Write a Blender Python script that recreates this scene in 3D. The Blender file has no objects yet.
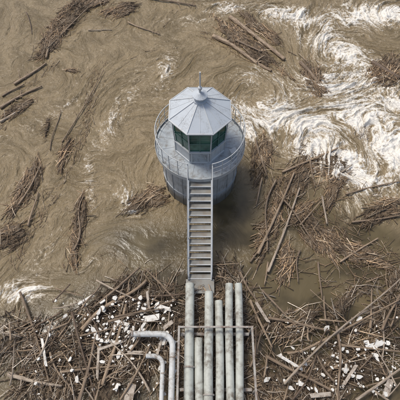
import bpy, math, random
import numpy as np
from mathutils import Vector, Matrix
random.seed(7); rng=np.random.default_rng(7)
S=bpy.context.scene
CAMY,CAMZ=-12.0,18.4
def site(u,v,z=0.0):
    """survey-sheet coordinate -> metres on the level z (river plane)"""
    t=(200-v)/428.9; h=CAMZ-z
    a=h*(.5+.866*t)/(.866-.5*t); d=.5*a+.866*h
    return ((u-200)/428.9*d, a+CAMY)
# ------------------------------------------------------------ numpy noise
_perm=rng.permutation(512)
_ang=rng.random(512)*2*np.pi
_gx,_gy=np.cos(_ang),np.sin(_ang)
def perlin(x,y,seed=0):
    x=np.asarray(x,float)+seed*17.31; y=np.asarray(y,float)-seed*9.77
    xi=np.floor(x).astype(np.int64); yi=np.floor(y).astype(np.int64)
    xf=x-xi; yf=y-yi
    u=xf*xf*xf*(xf*(xf*6-15)+10); v=yf*yf*yf*(yf*(yf*6-15)+10)
    def g(ix,iy,fx,fy):
        h=_perm[(_perm[ix&511]+iy)&511]
        return _gx[h]*fx+_gy[h]*fy
    a=g(xi,yi,xf,yf); b=g(xi+1,yi,xf-1,yf); c=g(xi,yi+1,xf,yf-1); d=g(xi+1,yi+1,xf-1,yf-1)
    return ((a+(b-a)*u)*(1-v)+(c+(d-c)*u)*v)*1.5
def fbm(x,y,o=4,seed=0,r=.5):
    s=0;a=1;f=1
    for i in range(o):
        s=s+a*perlin(x*f,y*f,seed+i); a*=r; f*=2.03
    return s
def sstep(a,b,x):
    t=np.clip((x-a)/(b-a),0,1); return t*t*(3-2*t)
# ------------------------------------------------------------ node helpers
def newmat(name):
    m=bpy.data.materials.new(name); m.use_nodes=True
    nt=m.node_tree; return m,nt,nt.nodes['Principled BSDF']
def N(nt,t,**k):
    n=nt.nodes.new(t)
    for a,b in k.items(): setattr(n,a,b)
    return n
def setin(nt,sock,v):
    if isinstance(v,bpy.types.NodeSocket): nt.links.new(v,sock)
    else: sock.default_value=v
def math_(nt,op,a,b=0.0,c=0.0,clamp=False):
    n=N(nt,'ShaderNodeMath',operation=op,use_clamp=clamp)
    setin(nt,n.inputs[0],a); setin(nt,n.inputs[1],b); setin(nt,n.inputs[2],c)
    return n.outputs[0]
def noise(nt,vec,scale,detail=5,rough=.55,dist=0.0):
    n=N(nt,'ShaderNodeTexNoise'); 
    if vec is not None: nt.links.new(vec,n.inputs['Vector'])
    n.inputs['Scale'].default_value=scale; n.inputs['Detail'].default_value=detail
    n.inputs['Roughness'].default_value=rough; n.inputs['Distortion'].default_value=dist
    return n.outputs[0]
def mixc(nt,f,a,b,blend='MIX'):
    n=N(nt,'ShaderNodeMix',data_type='RGBA',blend_type=blend)
    setin(nt,n.inputs[0],f)
    for s,v in ((n.inputs[6],a),(n.inputs[7],b)):
        if isinstance(v,bpy.types.NodeSocket): nt.links.new(v,s)
        else: s.default_value=(v[0],v[1],v[2],1)
    return n.outputs[2]
def ramp01(nt,v,a,b):
    n=N(nt,'ShaderNodeMapRange',interpolation_type='SMOOTHSTEP')
    setin(nt,n.inputs[0],v); setin(nt,n.inputs[1],a); setin(nt,n.inputs[2],b)
    n.inputs[3].default_value=0; n.inputs[4].default_value=1
    return n.outputs[0]
def bump(nt,h,strength,dist,normal=None):
    b=N(nt,'ShaderNodeBump'); nt.links.new(h,b.inputs['Height'])
    b.inputs['Strength'].default_value=strength; b.inputs['Distance'].default_value=dist
    if normal is not None: nt.links.new(normal,b.inputs['Normal'])
    return b.outputs[0]
def scalev(nt,vec,s):
    m=N(nt,'ShaderNodeMapping'); nt.links.new(vec,m.inputs[0]); m.inputs['Scale'].default_value=s
    return m.outputs[0]
# ------------------------------------------------------------ materials
def painted(name,col,rough=.45,dirt=(.16,.12,.08),amt=.5,metal=0.0,streak=True,sc=2.0,lo=.42,tide=None):
    m,nt,p=newmat(name)
    tc=N(nt,'ShaderNodeTexCoord').outputs['Object']
    n1=noise(nt,tc,sc,6,.65); n2=noise(nt,scalev(nt,tc,(6,6,.7) if streak else (3,3,3)),sc*1.4,4,.6)
    f=math_(nt,'MULTIPLY',ramp01(nt,n1,lo,lo+.3),ramp01(nt,n2,lo-.04,lo+.28))
    n3=noise(nt,tc,sc*14,3,.7)
    c=mixc(nt,math_(nt,'MULTIPLY',f,amt),col,dirt)
    c=mixc(nt,math_(nt,'MULTIPLY',n3,.4),c,tuple(x*.68 for x in col))
    if tide:   # mud and algae left by the river on the lower wall
        sx=N(nt,'ShaderNodeSeparateXYZ'); nt.links.new(tc,sx.inputs[0])
        zz=math_(nt,'ADD',sx.outputs[2],math_(nt,'MULTIPLY',math_(nt,'SUBTRACT',n2,.5),tide*1.6))
        c=mixc(nt,math_(nt,'MULTIPLY',ramp01(nt,zz,tide*1.5,tide*.55),.8),c,(.10,.082,.055))
    nt.links.new(c,p.inputs['Base Color']); p.inputs['Metallic'].default_value=metal
    nt.links.new(math_(nt,'ADD',math_(nt,'MULTIPLY',n1,.3),rough-.12),p.inputs['Roughness'])
    return m
M_roof=painted('roof_paint',(.50,.54,.57),.42,(.19,.18,.16),.7,lo=.40)
M_white=painted('white_paint',(.58,.60,.60),.45,(.25,.2,.15),.6)
M_rail=painted('galvanised_rail',(.48,.50,.50),.5,(.2,.15,.1),.6)
M_ribs=painted('body_rib_steel',(.36,.38,.39),.5,(.12,.09,.06),.8,tide=.6)
M_body=painted('body_steel',(.42,.445,.455),.5,(.13,.11,.08),.85,lo=.38,tide=.6)
M_deck=painted('deck_plate',(.38,.42,.44),.55,(.15,.125,.095),.95,streak=False,lo=.36)
M_pipe=painted('pipe_coating',(.47,.485,.43),.6,(.12,.09,.06),1.0,streak=False,sc=1.3,lo=.36)
M_elbow=painted('elbow_pipe_coating',(.55,.56,.54),.55,(.18,.13,.08),.9,streak=False,sc=2.2,lo=.38)
M_rust=painted('weathered_steel',(.36,.34,.30),.6,(.13,.07,.04),1.0,streak=False,lo=.34)
M_plastic=painted('dirty_polystyrene',(.70,.68,.62),.8,(.25,.19,.12),.9,streak=False,lo=.40)
def grating():
    m,nt,p=newmat('grating_tread')
    tc=N(nt,'ShaderNodeTexCoord').outputs['Object']
    w=N(nt,'ShaderNodeTexWave',wave_type='BANDS',bands_direction='X'); nt.links.new(tc,w.inputs[0]); w.inputs['Scale'].default_value=9
    c=mixc(nt,w.outputs[1],(.13,.125,.11),(.32,.32,.29))
    c=mixc(nt,math_(nt,'MULTIPLY',ramp01(nt,noise(nt,tc,3,6),.4,.7),.6),c,(.16,.12,.08))
    nt.links.new(c,p.inputs['Base Color']); p.inputs['Roughness'].default_value=.6
    return m
M_grate=grating()
def glass():
    m,nt,p=newmat('green_glass')
    tc=N(nt,'ShaderNodeTexCoord').outputs['Object']
    c=mixc(nt,ramp01(nt,noise(nt,tc,1.6,3),.4,.65),(.010,.065,.042),(.04,.16,.11))
    nt.links.new(c,p.inputs['Base Color']); p.inputs['Roughness'].default_value=.08
    p.inputs['Transmission Weight'].default_value=.2; p.inputs['IOR'].default_value=1.5
    return m
M_glass=glass()
def woodmat(name,sc=1.0):
    m,nt,p=newmat(name)
    a=N(nt,'ShaderNodeAttribute',attribute_name='tint').outputs['Color']
    tc=N(nt,'ShaderNodeTexCoord').outputs['Object']
    n=noise(nt,tc,9*sc,3,.65)
    c=mixc(nt,ramp01(nt,n,.35,.7),a,(.62,.58,.53),'MULTIPLY')
    nt.links.new(c,p.inputs['Base Color']); p.inputs['Roughness'].default_value=.65
    p.inputs['Specular IOR Level'].default_value=.4
    return m
M_stick=woodmat('dead_wood')
def logmat():
    m,nt,p=newmat('driftwood_bark')
    a=N(nt,'ShaderNodeAttribute',attribute_name='tint').outputs['Color']
    g=N(nt,'ShaderNodeAttribute',attribute_name='grain').outputs['Vector']
    n=noise(nt,scalev(nt,g,(1.2,9,9)),1.6,5,.65,.3); n2=noise(nt,g,3,3)
    c=mixc(nt,ramp01(nt,n,.38,.66),(.38,.33,.29),(1.1,1.08,1.05))
    c=mixc(nt,1.0,a,c,'MULTIPLY')
    c=mixc(nt,math_(nt,'MULTIPLY',ramp01(nt,n2,.45,.7),.6),c,(.12,.085,.055))
    nt.links.new(c,p.inputs['Base Color']); p.inputs['Roughness'].default_value=.65
    nt.links.new(bump(nt,n,.8,.025),p.inputs['Normal'])
    return m
M_log=logmat()
def matmat():
    m,nt,p=newmat('wet_reed_mat')
    tc=N(nt,'ShaderNodeTexCoord').outputs['Object']
    n=noise(nt,tc,6,4,.7,.6); n2=noise(nt,tc,30,3,.7)
    c=mixc(nt,ramp01(nt,n,.35,.7),(.05,.035,.02),(.14,.096,.054))
    c=mixc(nt,ramp01(nt,n2,.5,.75),c,(.25,.175,.10))
    nt.links.new(c,p.inputs['Base Color']); p.inputs['Roughness'].default_value=.7
    return m
M_mat=matmat()
# ------------------------------------------------------------ mesh helpers
def empty(name,loc=(0,0,0)):
    e=bpy.data.objects.new(name,None); S.collection.objects.link(e); e.location=loc; return e
def meshobj(name,verts,faces,mat,parent=None,smooth=False):
    me=bpy.data.meshes.new(name); me.from_pydata([tuple(v) for v in verts],[],faces); me.validate(); me.update()
    if smooth: me.shade_smooth()
    me.materials.append(mat)
    o=bpy.data.objects.new(name,me); S.collection.objects.link(o)
    if parent: o.parent=parent
    return o
def quadmesh(name,V,Q,mat,parent=None,smooth=False,attrs=None):
    me=bpy.data.meshes.new(name); me.vertices.add(len(V)); me.vertices.foreach_set('co',np.ascontiguousarray(V,dtype=np.float32).ravel())
    nq=len(Q); me.loops.add(nq*4); me.loops.foreach_set('vertex_index',np.ascontiguousarray(Q,dtype=np.int32).ravel())
    me.polygons.add(nq); me.polygons.foreach_set('loop_start',np.arange(0,nq*4,4,dtype=np.int32))
    me.update(calc_edges=True)
    for n,(ty,arr) in (attrs or {}).items():
        at=me.attributes.new(n,ty,'POINT')
        at.data.foreach_set({'FLOAT':'value','FLOAT_VECTOR':'vector','FLOAT_COLOR':'color'}[ty],np.ascontiguousarray(arr,dtype=np.float32).ravel())
    if smooth: me.shade_smooth()
    me.materials.append(mat)
    o=bpy.data.objects.new(name,me); S.collection.objects.link(o)
    if parent: o.parent=parent
    return o
class Geo:
    def __init__(s): s.v=[];s.f=[]
    def add(s,v,f):
        b=len(s.v); s.v+= [tuple(x) for x in v]; s.f+=[tuple(i+b for i in q) for q in f]
    def box(s,c,h,R=None):
        v=[Vector(((1 if i&1 else -1)*h[0],(1 if i&2 else -1)*h[1],(1 if i&4 else -1)*h[2])) for i in range(8)]
        if R is not None: v=[R@x for x in v]
        v=[x+Vector(c) for x in v]
        s.add(v,[(0,2,3,1),(4,5,7,6),(0,1,5,4),(2,6,7,3),(0,4,6,2),(1,3,7,5)])
    def tube(s,pts,r,k=10,closed=False,caps=True):
        pts=[Vector(p) for p in pts]; n=len(pts)
        rr=r if isinstance(r,(list,tuple)) else [r]*n
        prev=None; vs=[]
        for i,p in enumerate(pts):
            if closed: t=(pts[(i+1)%n]-pts[i-1]).normalized()
            else: t=(pts[min(i+1,n-1)]-pts[max(i-1,0)]).normalized()
            if prev is None:
                up=Vector((0,0,1)) if abs(t.z)<.9 else Vector((1,0,0)); a=t.cross(up).normalized()
            else: a=(prev-t*prev.dot(t)).normalized()
            prev=a; b=t.cross(a)
            for j in range(k):
                w=2*math.pi*j/k; vs.append(p+(a*math.cos(w)+b*math.sin(w))*rr[i])
        fs=[]
        m=n if closed else n-1
        for i in range(m):
            for j in range(k):
                i2=(i+1)%n; fs.append((i*k+j,i*k+(j+1)%k,i2*k+(j+1)%k,i2*k+j))
        if caps and not closed: fs+= [tuple(range(k))[::-1],tuple((n-1)*k+j for j in range(k))]
        s.add(vs,fs)
    def lathe(s,prof,k=48,ph=0.0,cx=0,cy=0):
        vs=[];fs=[]
        for (r,z) in prof:
            for j in range(k):
                w=2*math.pi*j/k+ph; vs.append((cx+r*math.cos(w),cy+r*math.sin(w),z))
        for i in range(len(prof)-1):
            for j in range(k): fs.append((i*k+j,i*k+(j+1)%k,(i+1)*k+(j+1)%k,(i+1)*k+j))
        s.add(vs,fs)
    def obj(s,name,mat,parent=None,smooth=False,angle=None):
        o=meshobj(name,s.v,s.f,mat,parent,smooth)
        if angle:
            try: o.data.set_sharp_from_angle(angle=math.radians(angle))
            except Exception: pass
        return o
# ============================================================ TOWER
DZ=2.8
T=empty('river_intake_tower')
g=Geo(); g.lathe([(1.78,-1.5),(1.78,DZ-.16)],96); g.obj('body_shell',M_body,T,True)
g=Geo()
for i in range(20):
    a=2*math.pi*(i+.5)/20; R=Matrix.Rotation(a,3,'Z')
    g.box((1.79*math.cos(a),1.79*math.sin(a),.58),(.016,.012,2.03),R)
g.obj('body_ribs',M_ribs,T)
g=Geo()
for z in (.9,2.45): g.lathe([(1.78,z-.03),(1.815,z-.03),(1.815,z+.03),(1.78,z+.03)],96)
g.obj('body_bands',M_ribs,T,False)
g=Geo(); g.lathe([(.0,DZ-.14),(1.99,DZ-.14),(2.02,DZ-.12),(2.02,DZ+.0),(1.99,DZ+.02),(1.90,DZ+.02),(1.88,DZ),(0.0,DZ)],96); g.obj('deck',M_deck,T,True,30)
g=Geo()
for i in range(16):
    a=2*math.pi*(i+.5)/16; R=Matrix.Rotation(a,3,'Z')
    g.box((1.53*math.cos(a),1.53*math.sin(a),DZ+.006),(.34,.009,.006),R)
g.obj('deck_seams',M_ribs,T)
gap=math.radians(15); rr=1.96
g=Geo()
def arc(r,z,a0,a1,n=72): return [(r*math.cos(a0+(a1-a0)*i/n),r*math.sin(a0+(a1-a0)*i/n),z) for i in range(n+1)]
a0=-math.pi/2+gap; a1=-math.pi/2+2*math.pi-gap
for z,r in ((1.05,.022),(.72,.010),(.40,.010)): g.tube(arc(rr,DZ+z,a0,a1),r,8)
g.lathe([(1.985,DZ-.1),(2.045,DZ-.1),(2.045,DZ+.12),(2.03,DZ+.12)],96)
for i in range(25):
    a=a0+(a1-a0)*i/24
    g.tube([(rr*math.cos(a),rr*math.sin(a),DZ),(rr*math.cos(a),rr*math.sin(a),DZ+1.05)],.016,8)
g.obj('deck_railing',M_rail,T,True,50)
OC=math.pi/8; LR=1.17
def ov(r,i,z): a=OC+i*math.pi/4; return Vector((r*math.cos(a),r*math.sin(a),z))
WT=.72; ET=2.16; GR=1.24
g=Geo(); g.lathe([(LR,DZ),(LR,DZ+WT)],8,OC); g.lathe([(LR+.05,DZ+WT),(LR+.05,DZ+WT+.06),(LR-.1,DZ+WT+.06)],8,OC)
g.lathe([(LR+.04,DZ+.002),(LR+.04,DZ+.10),(LR,DZ+.12)],8,OC)
g.obj('lantern_wall',M_white,T)
g=Geo(); g.lathe([(LR-.03,DZ+WT+.05),(GR-.04,DZ+ET)],8,OC); g.obj('lantern_glass',M_glass,T)
M_gframe=painted('green_frame_paint',(.10,.20,.16),.45,(.1,.1,.08),.5)
g=Geo()
for i in range(8):
    p,q=ov(LR,i,0),ov(LR,i+1,0); m0=(p+q)/2; k_=GR/LR
    g.tube([(m0.x,m0.y,DZ+WT+.06),(m0.x*k_*.99,m0.y*k_*.99,DZ+ET-.02)],.016,6)
    g.tube([ov(GR,i,DZ+ET-.01),ov(GR,i+1,DZ+ET-.01)],.04,6)
    g.tube([ov(LR+.02,i,DZ+WT+.62),ov(LR+.02,i+1,DZ+WT+.62)],.014,6)
g.obj('window_mullions',M_gframe,T)
g=Geo()
for i in range(8): g.tube([ov(LR+.005,i,DZ+.0),ov(LR+.005,i,DZ+WT),ov(GR+.0,i,DZ+ET+.01)],.032,6)
g.obj('corner_posts',M_rail,T)
g=Geo(); g.lathe([(0,DZ+.05),(.35,DZ+.05),(.35,DZ+.9),(.5,DZ+.95),(.5,DZ+1.3),(.3,DZ+1.6),(0,DZ+1.65)],24); g.obj('inner_equipment',M_body,T,True)
g=Geo()
yf=-LR*math.cos(OC)
g.box((0,yf-.012,DZ+.38),(.33,.02,.31)); g.obj('access_door',M_deck,T)
g=Geo()
for sx in (-.36,.36): g.box((sx,yf-.02,DZ+.37),(.03,.035,.33))
g.box((.24,yf-.06,DZ+.42),(.02,.03,.05))
g.obj('door_frame',M_rail,T)
g=Geo()
R=Matrix.Rotation(math.radians(25),3,'Z'); g.box((1.46,-.72,DZ+.20),(.13,.10,.19),R); g.box((1.46,-.72,DZ+.405),(.15,.12,.012),R)
g.obj('deck_cabinet',M_rail,T)
ez=DZ+ET+.01; RE=1.34; az=DZ+2.80
g=Geo(); g.lathe([(LR-.1,ez-.04),(RE,ez-.06),(RE+.02,ez-.04),(RE+.02,ez+.03),(RE-.01,ez+.05),(.27,az),(.0,az)],8,OC); g.obj('roof',M_roof,T)
g=Geo()
for i in range(8): g.tube([ov(RE-.0,i,ez+.055),ov(.27,i,az+.01)],.022,6)
for i in range(8):
    m0=(ov(RE,i,0)+ov(RE,i+1,0))/2; m1=(ov(.27,i,0)+ov(.27,i+1,0))/2
    g.tube([(m0.x,m0.y,ez+.05),(m1.x,m1.y,az+.002)],.008,5)
g.lathe([(RE+.02,ez-.03),(RE+.05,ez-.02),(RE+.05,ez+.03),(RE+.0,ez+.06)],8,OC)
g.obj('roof_ribs',M_white,T)
g=Geo(); g.lathe([(.29,az-.05),(.29,az+.05),(.20,az+.07),(.20,az+.24),(.31,az+.25),(.31,az+.29),(.12,az+.42),(.0,az+.44)],16,OC); g.obj('roof_cap',M_roof,T)
g=Geo(); g.tube([(0,0,az+.4),(0,0,az+.62)],.05,10); g.tube([(0,0,az+.55),(0,0,az+1.45)],.028,8)
g.lathe([(0,az+.55),(.07,az+.58),(.09,az+.64),(.07,az+.70),(0,az+.73)],12)
g.obj('finial',M_white,T,True,50)
# stairs
ytop,ybot,zbot=-1.98,-5.55,.25; n=14; sw=.50
St=empty('steel_staircase')
dy=(ybot-ytop)/n; dz=(zbot-DZ)/n
g=Geo()
for i in range(n):
    y=ytop+dy*(i+.5); z=DZ+dz*(i+1)
    g.box((0,y,z),(sw-.03,abs(dy)*.42,.018))
g.obj('treads',M_grate,St)
g=Geo()
for i in range(n):
    y=ytop+dy*(i+.96); z=DZ+dz*(i+1)
    g.box((0,y,z-.008),(sw-.03,.014,.03))
g.obj('tread_nosings',M_white,St)
g=Geo()
L=math.hypot(ybot-ytop,zbot-DZ)/2; ang=math.atan2(DZ-zbot,ytop-ybot)
R=Matrix.Rotation(ang,3,'X')
for sx in (-1,1):
    g.box((sx*sw,(ytop+ybot)/2,(DZ+zbot)/2-.02),(.028,L,.11),R)
g.obj('stringers',M_white,St)
g=Geo()
for sx in (-1,1):
    x=sx*(sw+.02)
    for k_ in (.95,.5):
        g.tube([(x,ytop,DZ+k_),(x,ybot,zbot+k_)] if k_<.9 else [(x,ytop+.15,DZ+k_+.04),(x,ytop,DZ+k_+.0),(x,ybot,zbot+k_),(x,ybot-.05,zbot)],.018,8)
    for i in range(6):
        f=i/5*.98+.01; y=ytop+(ybot-ytop)*f; z=DZ+(zbot-DZ)*f
        g.tube([(x,y,z-.05),(x,y,z+.95)],.018,8)
g.obj('handrails',M_rail,St,True,50)
g=Geo(); g.box((0,ybot-.33,zbot-.03),(.62,.32,.03)); g.obj('landing',M_grate,St)
g=Geo()
for sx in (-.55,.55):
    for yy in (ybot-.1,ybot-.55): g.tube([(sx,yy,-1),(sx,yy,zbot-.06)],.05,8)
g.obj('landing_posts',M_rust,St)
# ============================================================ PIPES
def pipe(name,pts,r,mat=M_pipe,flanges=()):
    E=empty(name); g=Geo(); g.tube(pts,r,28,caps=False)
    g.tube([Vector(p) for p in pts],r*.86,28,caps=False)
    for e,e2 in ((0,1),(-1,-2)):
        p=Vector(pts[e]); d=(p-Vector(pts[e2])).normalized()
        a=d.cross(Vector((0,0,1))).normalized(); b=d.cross(a); vs=[];fs=[]
        for j in range(28):
            w=2*math.pi*j/28; q=a*math.cos(w)+b*math.sin(w)
            vs+= [p+q*r+d*.002,p+q*r*.86+d*.002]
        for j in range(28): k2=(j+1)%28; fs.append((2*j,2*j+1,2*k2+1,2*k2))
        g.add(vs,fs)
    g.obj('pipe_wall',mat,E,True,60)
    if flanges:
        g=Geo()
        for (c,d) in flanges:
            c=Vector(c); d=Vector(d).normalized()
            g.tube([c-d*.03,c+d*.03],r*1.2,28)
        g.obj('flanges',M_rust,E,True,50)
    return E
def px(u,v=400,z=.6): return site(u,v,z)[0]
def py(v,z=.6): return site(200,v,z)[1]
specs=[(189.5,284,.19,.62),(199,338,.165,.60),(208.5,292,.18,.72),(219,301,.165,.60),(229,284,.16,.66),(238.5,284,.16,.60)]
for (u,v,r,z) in specs:
    x0=px(u,v,z); x1=px(u,400,z)*.98; y0=py(v,z); y1=-13.2
    pts=[(x0+(x1-x0)*t+.018*math.sin(7*t+u),y0+(y1-y0)*t,z+.02*math.sin(5*t+u)) for t in np.linspace(0,1,12)]
    tt=random.uniform(.35,.7)
    pipe('steel_pipe',pts,r,M_pipe,[((x0+(x1-x0)*tt,y0+(y1-y0)*tt,z),(0,1,0))] if r>.17 else ())
def bend(u0,v0,u1,v1,z,rad=.5):
    x0,y0=site(u0,v0,z); x1,y1=site(u1,v1,z)
    pts=[(x0,y1,z)]
    for i in range(9):
        a=math.pi/2*(1-i/8); pts.append((x1-rad+rad*math.cos(a),y1-rad+rad*math.sin(a),z))
    pts.append((x1*.98,-13.2,z))
    return pts
pts=bend(131,340,173,334,.75); pipe('elbow_pipe',pts,.12,M_elbow,[((pts[0][0]+.05,pts[0][1],.75),(1,0,0)),((pts[-1][0],pts[9][1]-.4,.75),(0,1,0))])
pts=bend(146,357,163,356,.6,.35); pipe('elbow_pipe',pts,.09,M_elbow,[((pts[-1][0],pts[9][1]-.3,.6),(0,1,0))])
F=empty('pipe_rack_frame'); g=Geo()
zf=1.15; xa,ya=site(179,327,zf); xb,_=site(252,327,zf)
for x in (xa,xb):
    g.box((x,(ya-13)/2,zf),(.04,(ya+13)/2+.04,.04))
    for yy in (ya-.05,ya-2.3,ya-4.6): g.box((x+.0,yy,.0),(.035,.035,1.108))
g.box(((xa+xb)/2,ya,zf),((xb-xa)/2-.043,.036,.036))
g.box(((xa+xb)/2,ya-.1,.32),((xb-xa)/2-.05,.06,.05))
g.box(((xa+xb)/2,ya-2.2,.30),((xb-xa)/2-.05,.06,.05))
g.obj('frame_members',M_rust,F)
# ============================================================ DEBRIS
PAL=np.array([(.42,.295,.175),(.34,.235,.14),(.27,.19,.118),(.38,.30,.21),(.18,.125,.08),(.11,.075,.048),(.52,.42,.30),(.30,.21,.13)])
def sticks(P0,P1,r0,r1,col,k=4,m=3,bend=.03,rough=0.0):
    n=len(P0); d=P1-P0; L=np.linalg.norm(d,axis=1,keepdims=True); t=d/np.maximum(L,1e-6)
    up=np.tile(np.array([0,0,1.]),(n,1)); a=np.cross(t,up); a/=np.maximum(np.linalg.norm(a,axis=1,keepdims=True),1e-6); b=np.cross(a,t)
    ph=rng.random(n)*6.28
    ts=np.linspace(0,1,m)
    V=np.zeros((n,m,k,3)); G=np.zeros((n,m,k,3))
    ba=rng.normal(0,bend,n)[:,None]*L; bb=rng.normal(0,bend*.4,n)[:,None]*L; fr=rng.uniform(.6,2.0,n)
    for i,tt in enumerate(ts):
        w=(np.sin(np.pi*tt*fr))[:,None]
        c=P0+d*tt+a*ba*w+b*bb*w
        r=r0*(1-tt)+r1*tt
        if rough: r=r*(1+rough*rng.normal(0,1,n))
        for j in range(k):
            an=ph+2*np.pi*j/k
            rj=r*(1+rough*.7*rng.normal(0,1,n)) if rough else r
            V[:,i,j]=c+(a*np.cos(an)[:,None]+b*np.sin(an)[:,None])*rj[:,None]
            G[:,i,j,0]=(tt*L[:,0])+ph*7; G[:,i,j,1]=np.cos(an)*.3+ph; G[:,i,j,2]=np.sin(an)*.3
    q=[]
    for i in range(m-1):
        for j in range(k): q.append((i*k+j,i*k+(j+1)%k,(i+1)*k+(j+1)%k,(i+1)*k+j))
    o=(m-1)*k
    for j in range(1,k-2,2):
        q.append((0,j+2,j+1,j)); q.append((o,o+j,o+j+1,o+j+2))
    q=np.array(q)
    Q=(q[None]+ (np.arange(n)*m*k)[:,None,None]).reshape(-1,4)
    C=np.ones((n,m,k,4)); C[...,:3]=col[:,None,None,:]
    return V.reshape(-1,3),Q,C.reshape(-1,4),G.reshape(-1,3)
def raft(u,v,hl,hw,deg,dens=150,lift=.10,spread=14,wild=.3,lmin=.2,lmax=1.1,edge=.7,name='driftwood_raft',pal=None,mat_h=.10,thin=.15):
    cx,cy=site(u,v); r=math.radians(deg)
    ex,ey=site(u+math.cos(r)*hl,v-math.sin(r)*hl); fx,fy=site(u-math.sin(r)*hw,v-math.cos(r)*hw)
    ax=np.array([ex-cx,ey-cy]); A=np.linalg.norm(ax); ax/=A; B=np.linalg.norm([fx-cx,fy-cy]); bx=np.array([-ax[1],ax[0]])
    sd=int(rng.integers(0,60))
    def mask(x,y):
        s=((x-cx)*ax[0]+(y-cy)*ax[1])/A; t=((x-cx)*bx[0]+(y-cy)*bx[1])/B
        sn=s*A/1.3; tn=t*B/.4
        return 1-(s*s+t*t)+edge*(fbm(sn,tn,4,sd)*1.0)
    E=empty(name,(cx,cy,0))
    n=int(dens*math.pi*A*B*1.0)+30
    s=rng.uniform(-1.4,1.4,n*2); t=rng.uniform(-1.5,1.5,n*2)
    X=cx+ax[0]*A*s+bx[0]*B*t; Y=cy+ax[1]*A*s+bx[1]*B*t
    mk=mask(X,Y); keep=(mk>rng.uniform(-.3,.6,len(mk)))
    keep&=(np.hypot(X,Y)>2.05)
    X,Y,mk=X[keep][:n],Y[keep][:n],mk[keep][:n]; n=len(X)
    base=math.atan2(ax[1],ax[0])
    th=base+np.radians(28)*fbm(X*.35,Y*.35,2,sd+5)*2*(spread/14)+rng.normal(0,math.radians(spread),n)
    w=rng.random(n)<wild; th[w]+=rng.normal(0,math.radians(50),w.sum())
    L=lmin+(lmax-lmin)*rng.random(n)**2.6
    short=rng.random(n)<.45; L[short]=rng.uniform(.06,.22,short.sum())
    rad=rng.uniform(.006,.013,n)+L*rng.uniform(.004,.014,n)
    h=np.clip(mk,0,1)*lift*1.3
    Z=h*rng.uniform(.1,1.3,n)+rng.uniform(-.01,.04,n)
    tilt=rng.normal(0,.05,n)
    D=np.stack([np.cos(th),np.sin(th),tilt],1)*L[:,None]*.5
    C=np.stack([X,Y,Z],1)
    pl=PAL if pal is None else pal
    col=pl[rng.integers(0,len(pl),n)]*rng.uniform(.75,1.3,n)[:,None]
    tone=np.clip(1+1.1*fbm(X*.6,Y*.6,3,sd+9),.45,1.5); col=col*tone[:,None]
    off=np.array([cx,cy,0])
    V,Q,Cc,G=sticks(C-D-off,C+D-off,rad,rad*rng.uniform(.35,.9,n),col,4,3,.04)
    quadmesh('sticks',V,Q,M_stick,E,False,{'tint':('FLOAT_COLOR',Cc)})
    st=.045; nx=int(2.8*A/st)+2; ny=int(2.8*B/st)+2
    gs,gt=np.meshgrid(np.linspace(-1.4,1.4,nx),np.linspace(-1.4,1.4,ny),indexing='ij')
    GX=cx+ax[0]*A*gs+bx[0]*B*gt; GY=cy+ax[1]*A*gs+bx[1]*B*gt
    mm=mask(GX,GY)-thin; hz=np.clip(mm*.45-.06,-.25,mat_h)+ .05*fbm(GX*5,GY*5,3,sd+3)+.03*perlin(GX*14,GY*14,3)-.015
    hz=np.where(mm<-.25,-.3,hz); hz=np.where(np.hypot(GX,GY)<1.85,-.4,hz)
    V=np.stack([GX-cx,GY-cy,hz],-1).reshape(-1,3)
    I=np.arange(nx*ny).reshape(nx,ny)
    Q=np.stack([I[:-1,:-1],I[1:,:-1],I[1:,1:],I[:-1,1:]],-1).reshape(-1,4)
    kq=(hz.ravel()[Q].max(1)>-.15); Q=Q[kq]
    if len(Q): quadmesh('matted_reeds',V,Q,M_mat,E,True)
    return E
R_=[(62,24,38,9,52),(50,42,16,6,60),(92,4,22,5,15),(122,10,18,6,15),(246,44,42,8,-38),(262,30,32,5,-38),(314,78,22,9,-65),(390,70,22,14,15),
 (18,110,22,5,38),(26,188,34,8,62),(64,155,18,5,72),(10,236,18,13,30),(79,226,34,7,84),(150,198,22,11,30),(72,71,7,2.5,0),(262,158,24,10,80),(292,182,30,15,60),(325,168,24,11,15),(318,236,34,13,-52),(345,250,22,7,-40),(382,212,26,12,25),
 (368,256,28,7,-30),(268,232,30,9,72),(334,192,22,8,60),(285,262,24,8,80),(47,130,12,2,80),(300,215,20,8,35)]
for q in R_: raft(*q,dens=220,edge=.85)
def loose(name,lines,dens,jit,L0=.12,L1=.7):
    E=empty(name); P=[];D=[]
    for (u0,v0,u1,v1,k_) in lines:
        p=np.array(site(u0,v0)); q=np.array(site(u1,v1)); L=np.linalg.norm(q-p); nn=int(L*dens*k_)
        t=rng.random(nn)[:,None]; d=(q-p)/L; nr=np.array([-d[1],d[0]])
        wob=(.35*np.sin(t*5+u0))
        c=p+(q-p)*t+nr*(wob+rng.normal(0,jit,nn)[:,None]); an=math.atan2(d[1],d[0])+rng.normal(0,.45,nn)
        P.append(c); D.append(an)
    P=np.concatenate(P); th=np.concatenate(D); n=len(P); ok=np.hypot(P[:,0],P[:,1])>2.1; P=P[ok]; th=th[ok]; n=len(P)
    L=L0+(L1-L0)*rng.random(n)**3; dd=np.stack([np.cos(th),np.sin(th),rng.normal(0,.03,n)],1)*L[:,None]/2; C=np.stack([P[:,0],P[:,1],rng.uniform(.0,.04,n)],1)
    rad=.007+L*rng.uniform(.006,.018,n)
    V,Q,Cc,G=sticks(C-dd,C+dd,rad,rad*.6,PAL[rng.integers(0,len(PAL),n)]*.9,4,3,.06)
    quadmesh('sticks',V,Q,M_stick,E,False,{'tint':('FLOAT_COLOR',Cc)})
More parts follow.
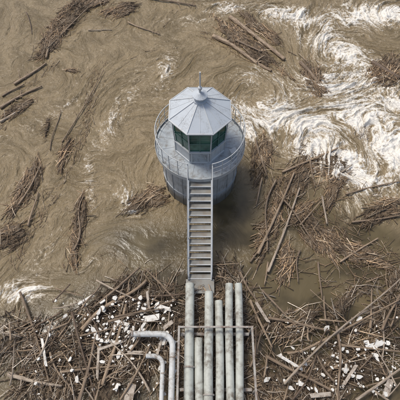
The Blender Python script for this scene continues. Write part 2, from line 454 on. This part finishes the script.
loose('floating_sticks',[(40,60,96,0,1),(0,130,50,60,1.2),(40,230,100,70,1.5),(15,270,45,160,1.5),(60,170,110,60,1),(70,270,90,180,1.2),(0,260,30,220,1),(205,30,300,90,1.2),(120,215,170,190,1),(130,60,200,0,.3),(100,250,140,285,.6)],14,.20)
loose('floating_sticks',[(262,140,268,200,2),(258,230,330,160,2.2),(290,150,345,160,2),(300,200,360,270,2),(320,160,345,240,1.5),(340,200,400,180,1.5),(340,230,400,260,1.6),(360,150,400,60,.6),(270,275,330,262,.8),(330,290,400,250,1.5)],20,.4,.12,.9)
DP=np.array([(.36,.27,.18),(.26,.19,.125),(.19,.138,.092),(.41,.35,.27),(.125,.09,.06),(.078,.056,.038),(.56,.49,.40),(.25,.19,.13)])
for q in [(110,350,70,48,60),(60,365,62,38,50),(150,300,38,22,25),(120,290,34,10,40),(25,345,30,30,60),(228,275,18,12,-60),(290,326,44,14,20),(340,370,70,38,30),(385,310,34,18,50),(280,385,48,28,-20),(168,360,30,50,80),(350,300,36,8,40),(215,320,50,40,60),(215,390,60,30,60),(395,280,20,9,60)]:
    raft(*q,dens=115,lift=.22,spread=26,wild=.5,lmax=1.5,edge=.95,name='driftwood_pile',pal=DP,mat_h=.05,thin=.3)
def log(u0,v0,u1,v1,r,z=.08,tone=0,stubs=3,z1=None):
    x0,y0=site(u0,v0,z); x1,y1=site(u1,v1,z); c=np.array([(x0+x1)/2,(y0+y1)/2,0]); E=empty('driftwood_log',tuple(c))
    tones=[(.42,.325,.225),(.32,.245,.17),(.56,.48,.38),(.20,.145,.10)]
    col=np.array([tones[tone]])*rng.uniform(.85,1.15)
    P0=np.array([[x0,y0,z]])-c; P1=np.array([[x1,y1,z if z1 is None else z1]])-c
    L=np.linalg.norm(P1-P0)
    V,Q,C,G=sticks(P0,P1,np.array([r]),np.array([r*rng.uniform(.45,.75)]),col,12,max(8,int(L/.12)),.022,.06)
    quadmesh('trunk',V,Q,M_log,E,True,{'tint':('FLOAT_COLOR',C),'grain':('FLOAT_VECTOR',G)})
    if stubs:
        t=rng.uniform(.1,.9,stubs)[:,None]; b=P0+(P1-P0)*t; d=(P1-P0)/L; nrm=np.array([-d[0,1],d[0,0],0])
        sg=rng.choice([-1,1],stubs)[:,None]
        e=b+(d*rng.uniform(.3,.9,stubs)[:,None]+nrm*sg*rng.uniform(.4,1,stubs)[:,None]+np.array([0,0,1])*rng.uniform(-.1,.6,stubs)[:,None])*rng.uniform(.2,.6,stubs)[:,None]*min(1,L/2.5+.3)
        V,Q,C,G=sticks(b,e,np.full(stubs,r*.4),np.full(stubs,r*.18),np.repeat(col,stubs,0),8,4,.05,.04)
        quadmesh('branch_stubs',V,Q,M_log,E,True,{'tint':('FLOAT_COLOR',C),'grain':('FLOAT_VECTOR',G)})
for q in [(14,84,46,63,.09,.06,0),(0,108,42,86,.09,.06,0),(0,122,26,106,.07,.06,2),(2,96,24,84,.05,.06,1),(62,142,101,70,.035,.05,0,2),(28,226,38,192,.06,.1,0),(46,58,51,24,.07,.1,0),(26,12,32,34,.04,.05,3,1),(50,150,60,110,.03,.05,1,1),(60,36,88,8,.05,.12,0),(18,205,42,165,.05,.12,0),(74,250,84,196,.05,.12,0),
 (128,22,160,35,.05,.06,0),(148,-2,196,6,.06,.05,1),(88,30,112,30,.03,.05,2,1),(213,36,272,70,.15,.06,0,4),(230,17,284,60,.15,.06,0,4),(236,40,262,52,.07,.18,1),(300,62,326,92,.12,.05,1),(372,62,400,78,.14,.06,3),
 (258,254,293,172,.07,.22,0),(268,272,300,188,.06,.15,2),(250,262,270,232,.05,.1,1),(322,196,327,224,.05,.16,2,1),(346,194,402,180,.05,.12,0),(352,222,400,214,.05,.12,1),(282,172,338,148,.06,.12,0),(262,178,256,205,.05,.15,0),
 (310,160,316,186,.05,.15,1),(300,225,322,200,.04,.18,0),(340,262,378,238,.05,.1,0),(330,180,352,165,.04,.12,2),(300,250,296,282,.045,.12,1),(318,262,322,300,.05,.1,1),(268,262,264,285,.05,.1,0),(276,180,262,250,.05,.2,0),(284,200,318,246,.045,.2,1),(256,140,266,176,.05,.15,1),
 (78,404,96,332,.08,.32,1),(102,385,124,300,.075,.32,0),(72,312,96,402,.05,.38,3),(82,330,145,278,.10,.25,0),(92,308,140,268,.06,.3,1),(20,292,52,392,.055,.2,1),(50,352,76,404,.05,.25,0),(8,374,62,386,.09,.2,2),
 (284,384,404,272,.05,.6,2,2),(266,356,334,392,.07,.32,0),(336,326,341,404,.06,.4,1),(300,352,400,300,.055,.45,0),(340,345,402,352,.05,.35,0),(268,318,330,330,.06,.3,1),(292,400,330,330,.04,.45,3),(356,400,404,366,.06,.38,2),(250,300,272,348,.06,.3,0),
 (262,290,300,330,.05,.32,1),(382,330,404,286,.06,.4,1),(120,400,150,345,.05,.4,0),(108,322,176,300,.06,.35,1),(130,300,190,292,.05,.3,3),(175,300,145,268,.04,.3,0),(28,330,62,312,.05,.15,3),(60,372,120,366,.05,.35,0),(150,392,110,340,.045,.4,2),(0,340,36,318,.05,.1,1),
 (240,272,262,312,.06,.2,1),(225,300,252,268,.04,.22,2)]: log(*q)
for i in range(70):
    reg=random.choice([(10,320,175,400),(60,290,175,340),(255,300,400,400),(255,300,400,400)])
    u=random.uniform(reg[0],reg[2]); v=random.uniform(reg[1],reg[3]); a=random.gauss(60,45); l=random.uniform(8,26)
    log(u-l*math.cos(math.radians(a)),v+l*math.sin(math.radians(a)),u+l*math.cos(math.radians(a)),v-l*math.sin(math.radians(a)),random.uniform(.022,.05),random.uniform(.25,.42),random.choice([0,0,1,2,2,3]),2)
g=Geo(); Lt=empty('polystyrene_litter'); 
for i in range(420):
    reg=random.choice([(85,295,178,395),(85,295,178,345),(30,300,175,395),(262,315,398,395),(330,340,395,395)])
    u=random.uniform(reg[0],reg[2]); v=random.uniform(reg[1],reg[3]); x,y=site(u,v,.3)
    s=random.choice([.015,.02,.03,.04,.05,.07,.10]) ; R=Matrix.Rotation(random.random()*6,3,'Z')@Matrix.Rotation(random.uniform(-.4,.4),3,'X')
    k=random.randint(5,7); pr=[random.uniform(.5,1.2)*s for _ in range(k)]; hh=s*.35
    el=random.uniform(1,2); zz=random.uniform(.28,.40)
    vs=[R@Vector((pr[j]*el*math.cos(6.283*j/k),pr[j]*math.sin(6.283*j/k),sg*hh))+Vector((x,y,zz)) for sg in (-1,1) for j in range(k)]
    g.add(vs,[tuple(range(k))[::-1],tuple(range(k,2*k))]+[(j,(j+1)%k,k+(j+1)%k,k+j) for j in range(k)])
g.obj('chunks',M_plastic,Lt)
def plank(u,v,l,w,deg,z=.37,mat=M_plastic):
    x,y=site(u,v,z); E=empty('broken_plank',(x,y,z)); g=Geo()
    R=Matrix.Rotation(math.radians(deg),3,'Z')@Matrix.Rotation(random.uniform(-.1,.1),3,'Y')@Matrix.Rotation(random.uniform(-.3,.3),3,'X')
    nl=7; vs=[];fs=[]
    for i in range(nl+1):
        for (yy,zz) in ((-w,-.015),(w,-.015),(w,.015),(-w,.015)):
            jag=(random.uniform(-.12,.12) if i in(0,nl) else 0)
            vs.append(R@Vector((-l+2*l*i/nl+jag,yy*(1+random.uniform(-.06,.06)),zz+.01*math.sin(i))))
    for i in range(nl):
        for j in range(4): fs.append((i*4+j,i*4+(j+1)%4,i*4+4+(j+1)%4,i*4+4+j))
    fs+=[(3,2,1,0),(nl*4,nl*4+1,nl*4+2,nl*4+3)]
    g.add(vs,fs); g.obj('board',mat,E)
M_plank=painted('weathered_board',(.44,.38,.31),.75,(.13,.09,.055),1.0,streak=False,sc=3,lo=.36)
for q in [(152,318,.3,.13,10),(165,308,.3,.08,-15),(130,393,.3,.17,80),(140,330,.5,.06,60),(112,345,.5,.05,20),(98,362,.6,.05,95),(290,362,.5,.055,-30),(375,345,.3,.10,15),(350,375,.5,.06,50),(320,395,.35,.08,5),(388,388,.25,.12,60),(262,312,.45,.06,-60),(160,345,.4,.05,75),(44,352,.5,.05,110),(85,300,.4,.05,35),(148,300,.35,.05,100),(120,322,.3,.07,-20),(168,325,.2,.08,40),(135,352,.3,.05,0)]:
    plank(*q,mat=random.choice([M_plank,M_plastic,M_plank]))
# ============================================================ WATER
def axis(lo,hi,st):
    c=np.arange(lo,hi+st/2,st); e=[];d=st;x=0
    while x<2500: d*=1.22; x+=d; e.append(x)
    e=np.array(e); return np.concatenate([(lo-e)[::-1],c,hi+e])
xs=axis(-14.6,14.6,.034); ys=axis(-11.6,15.8,.034)
X,Y=np.meshgrid(xs,ys,indexing='ij')
gl,gs_=-30,.1; gn=620
gx=gl+np.arange(gn)*gs_; VX,VY=np.meshgrid(gx,gx,indexing='ij')
def psi(x,y):
    return 1.1*fbm(x*.16,y*.16,2,31)*2.2+.36*perlin(x*.55,y*.55,41)+.09*perlin(x*1.5,y*1.5,45)
e=.02
ux=(psi(VX,VY+e)-psi(VX,VY-e))/(2*e); uy=-(psi(VX+e,VY)-psi(VX-e,VY))/(2*e)
right=sstep(-2,5,VX)*sstep(-5,2,VY)
ux+= -.45*(1-right)+.85*right; uy+= -1.1*(1-right)-.55*right
for (u,v,rad,st) in [(330,60,2.4,1.8),(372,118,1.8,-2.0),(300,150,1.7,1.8),(345,160,1.3,-1.6),(255,95,1.6,-1.4),(130,110,2.2,1.0),(60,95,2.2,-.8),(28,292,1.3,2.4),(165,40,2.0,.8),(225,20,1.6,1.2),(120,190,1.6,-1.1),(390,20,2.2,1.6),(100,250,1.5,1.0),(55,260,1.2,-1.0)]:
    cx,cy=site(u,v); dx=VX-cx; dy_=VY-cy; w=st*np.exp(-(dx*dx+dy_*dy_)/(rad*rad)); ux+= -w*dy_; uy+= w*dx
d2=np.maximum(np.hypot(VX,VY),.1); k=np.exp(-((d2-1.8)/1.2).clip(0)**2)
rn=(ux*VX+uy*VY)/d2; ux-=k*rn*VX/d2; uy-=k*rn*VY/d2
def samp(F,x,y):
    a=np.clip((x-gl)/gs_,0,gn-1.001); b=np.clip((y-gl)/gs_,0,gn-1.001); i=a.astype(int); j=b.astype(int); a-=i; b-=j
    return (F[i,j]*(1-a)+F[i+1,j]*a)*(1-b)+(F[i,j+1]*(1-a)+F[i+1,j+1]*a)*b
qx,qy=X.copy(),Y.copy(); n=26; dt=2.1/n; half=None
for i in range(n):
    a=samp(ux,qx,qy); b=samp(uy,qx,qy); mx=qx-a*dt*.5; my=qy-b*dt*.5
    qx=qx-samp(ux,mx,my)*dt; qy=qy-samp(uy,mx,my)*dt
    if i==11: half=(qx.copy(),qy.copy())
hx,hy=half
def blob(u,v,ru,rv,deg=0):
    cx,cy=site(u,v); s=.052; r=math.radians(deg); dx,dy_=X-cx,Y-cy
    a=(dx*math.cos(r)+dy_*math.sin(r))/(ru*s); b=(-dx*math.sin(r)+dy_*math.cos(r))/(rv*s)
    return np.exp(-(a*a+b*b))
foam=np.zeros_like(X)
for q in [(300,18,60,22,-20,.78),(370,15,60,26,0,.85),(340,50,54,24,-40,.88),(365,115,46,34,-20,1.05),(290,120,56,26,-15,.92),(335,160,58,26,-30,1.05),(395,145,34,40,0,1.0),(262,108,34,18,10,.7),(350,90,80,46,0,.62),(225,8,30,13,0,.55),(350,205,34,14,60,.5),(392,100,20,30,0,.85),(25,290,26,14,10,.85),(8,330,14,24,0,.4),(120,110,11,60,-20,.42),(60,110,60,8,40,.3),(165,70,12,40,-10,.36),(130,205,12,26,20,.42),(190,20,30,9,0,.34),(245,130,14,24,0,.62),(100,260,34,9,30,.34),(250,75,22,16,0,.4),(90,180,7,40,10,.3),(40,260,10,30,-30,.32)]:
    foam=np.maximum(foam,blob(*q[:5])*q[5])
foam=foam*(1+.55*fbm(qx*.45,qy*.45,4,77))
calm=np.zeros_like(X)
for q in [(150,245,46,26,0,.8),(240,215,30,44,0,1),(285,285,60,34,0,1),(345,270,50,24,0,1),(370,240,44,20,0,.9),(200,300,80,40,0,1),(330,345,110,55,0,1),(110,350,100,60,0,1),(300,215,50,36,0,.8)]:
    calm=np.maximum(calm,blob(*q[:5])*q[5])
calm=np.clip(calm*1.35*(1+.35*fbm(X*.5,Y*.5,3,52)),0,1)
turb=np.clip(.34+foam*1.0,0,1.2)*(1-.88*calm)
rid=lambda x,y,s: 1-2*np.abs(perlin(x,y,s))
choppy=rid(hx*.9,hy*.9,13)*.5+rid(hx*2.0+.3*perlin(X*2,Y*2,5),hy*2.0,14)*.26+rid(hx*4.2,hy*4.2,19)*.10+.05*rid(X*9,Y*9,21)
H=turb*(.11*fbm(qx*.7,qy*.7,3,11)+.24*choppy*np.clip(foam+.32,0,1.0)+.05*fbm(hx*2.6,hy*2.6,4,15,.6)+.02*fbm(X*5,Y*5,3,18))-.03*foam
crest=np.clip(choppy*1.6-.15,-1,1)
fade=np.exp(-(np.maximum(0,np.maximum(np.abs(X)-16,np.abs(Y)-17))/6)**2); H*=fade; H-=.03
V=np.stack([X,Y,H],-1).reshape(-1,3); nx,ny=X.shape; I=np.arange(nx*ny).reshape(nx,ny)
Q=np.stack([I[:-1,:-1],I[1:,:-1],I[1:,1:],I[:-1,1:]],-1).reshape(-1,4)
z0=np.zeros_like(X)
foam_s=foam+.28*crest*np.clip(foam*1.6,0,1)
def watermat():
    m,nt,p=newmat('muddy_floodwater')
    A=lambda nme,o='Vector': N(nt,'ShaderNodeAttribute',attribute_name=nme).outputs[o]
    q=A('flow'); h=A('flow_half'); fo=A('foam','Fac'); ca=A('calm','Fac')
    pos=N(nt,'ShaderNodeTexCoord').outputs['Object']
    n1=noise(nt,q,.6,4,.55); n2=noise(nt,h,1.8,7,.68,.25); n3=noise(nt,h,3.4,4,.6); n4=noise(nt,pos,7,4,.65,.4)
    def ridge(n,w,c=.5):
        a=math_(nt,'ABSOLUTE',math_(nt,'SUBTRACT',n,c)); return math_(nt,'SUBTRACT',1.0,ramp01(nt,a,0.0,w))
    r1=ridge(n1,.02); r2=ridge(n2,.045)
    vo=N(nt,'ShaderNodeTexVoronoi',feature='DISTANCE_TO_EDGE'); 
    vm=N(nt,'ShaderNodeVectorMath',operation='ADD'); nt.links.new(h,vm.inputs[0])
    nv=N(nt,'ShaderNodeTexNoise'); nt.links.new(pos,nv.inputs['Vector']); nv.inputs['Scale'].default_value=2.5; nv.inputs['Detail'].default_value=2
    vs=N(nt,'ShaderNodeVectorMath',operation='SCALE'); nt.links.new(nv.outputs[1],vs.inputs[0]); vs.inputs['Scale'].default_value=.5
    nt.links.new(vs.outputs[0],vm.inputs[1]); nt.links.new(vm.outputs[0],vo.inputs['Vector']); vo.inputs['Scale'].default_value=3.4
    lace=math_(nt,'SUBTRACT',1.0,ramp01(nt,vo.outputs['Distance'],0.0,.15))
    c=mixc(nt,ramp01(nt,n1,.34,.66),(.150,.112,.058),(.245,.187,.106))
    c=mixc(nt,math_(nt,'MULTIPLY',ramp01(nt,n3,.42,.70),.32),c,(.30,.235,.145))
    c=mixc(nt,math_(nt,'MULTIPLY',ramp01(nt,n2,.48,.28),.45),c,(.10,.074,.038))
    cc=mixc(nt,ramp01(nt,noise(nt,pos,.45,3),.38,.62),(.038,.031,.017),(.105,.083,.043))
    c=mixc(nt,math_(nt,'MULTIPLY',ca,.94),c,cc)
    s=math_(nt,'ADD',math_(nt,'MULTIPLY',r1,.10),math_(nt,'MULTIPLY',r2,.24))
    s=math_(nt,'ADD',s,math_(nt,'MULTIPLY',lace,.26))
    s=math_(nt,'ADD',s,math_(nt,'MULTIPLY',math_(nt,'SUBTRACT',n4,.5),1.3))
    s=math_(nt,'ADD',s,math_(nt,'MULTIPLY',math_(nt,'SUBTRACT',n2,.5),1.8))
    s=math_(nt,'ADD',s,math_(nt,'MULTIPLY',math_(nt,'SUBTRACT',n3,.5),.7))
    s=math_(nt,'ADD',s,math_(nt,'MULTIPLY',fo,1.0))
    s=math_(nt,'SUBTRACT',s,math_(nt,'MULTIPLY',ca,.5))
    f=ramp01(nt,s,.60,1.22); f2=ramp01(nt,s,.30,.80)
    c=mixc(nt,math_(nt,'MULTIPLY',f2,.5),c,(.42,.345,.235))
    c=mixc(nt,math_(nt,'MULTIPLY',f,.95),c,(.80,.765,.69))
    nt.links.new(c,p.inputs['Base Color'])
    nt.links.new(math_(nt,'ADD',math_(nt,'MULTIPLY',f,.5),.14),p.inputs['Roughness'])
    p.inputs['IOR'].default_value=1.33
    nb=noise(nt,h,2.6,4,.6)
    hb=math_(nt,'ADD',nb,math_(nt,'MULTIPLY',n4,.45))
    bn=N(nt,'ShaderNodeBump'); nt.links.new(hb,bn.inputs['Height']); bn.inputs['Distance'].default_value=.16
    nt.links.new(math_(nt,'SUBTRACT',.9,math_(nt,'MULTIPLY',ca,.8)),bn.inputs['Strength'])
    nt.links.new(bn.outputs[0],p.inputs['Normal'])
    return m
quadmesh('river_water',V,Q,watermat(),None,True,{'flow':('FLOAT_VECTOR',np.stack([qx,qy,z0],-1)),'flow_half':('FLOAT_VECTOR',np.stack([hx,hy,z0],-1)),'foam':('FLOAT',foam_s),'calm':('FLOAT',calm)})
# ============================================================ LIGHT + CAMERA
sd=Vector((-.62,.38,1.5)).normalized(); el=math.asin(sd.z); az_=math.atan2(sd.x,sd.y)
W=bpy.data.worlds.new('World'); S.world=W; W.use_nodes=True; nt=W.node_tree
sk=nt.nodes.new('ShaderNodeTexSky'); sk.sky_type='NISHITA'; sk.sun_disc=False; sk.sun_elevation=el; sk.sun_rotation=az_
sk.dust_density=4; sk.air_density=1.0
bg=nt.nodes['Background']; nt.links.new(sk.outputs[0],bg.inputs[0]); bg.inputs[1].default_value=.145
sl=bpy.data.lights.new('sun','SUN'); sl.energy=2.2; sl.angle=math.radians(16); sl.color=(1,.965,.90)
so=bpy.data.objects.new('sun',sl); S.collection.objects.link(so); so.rotation_euler=sd.to_track_quat('Z','Y').to_euler()
cd=bpy.data.cameras.new('camera'); co=bpy.data.objects.new('camera',cd); S.collection.objects.link(co)
co.location=(0,CAMY,CAMZ); co.rotation_euler=(math.radians(30),0,0); cd.sensor_width=36; cd.lens=18/math.tan(math.radians(25)); cd.clip_end=6000; cd.clip_start=.1
S.camera=co
S.view_settings.view_transform='Standard'; S.view_settings.look='None'; S.view_settings.exposure=0
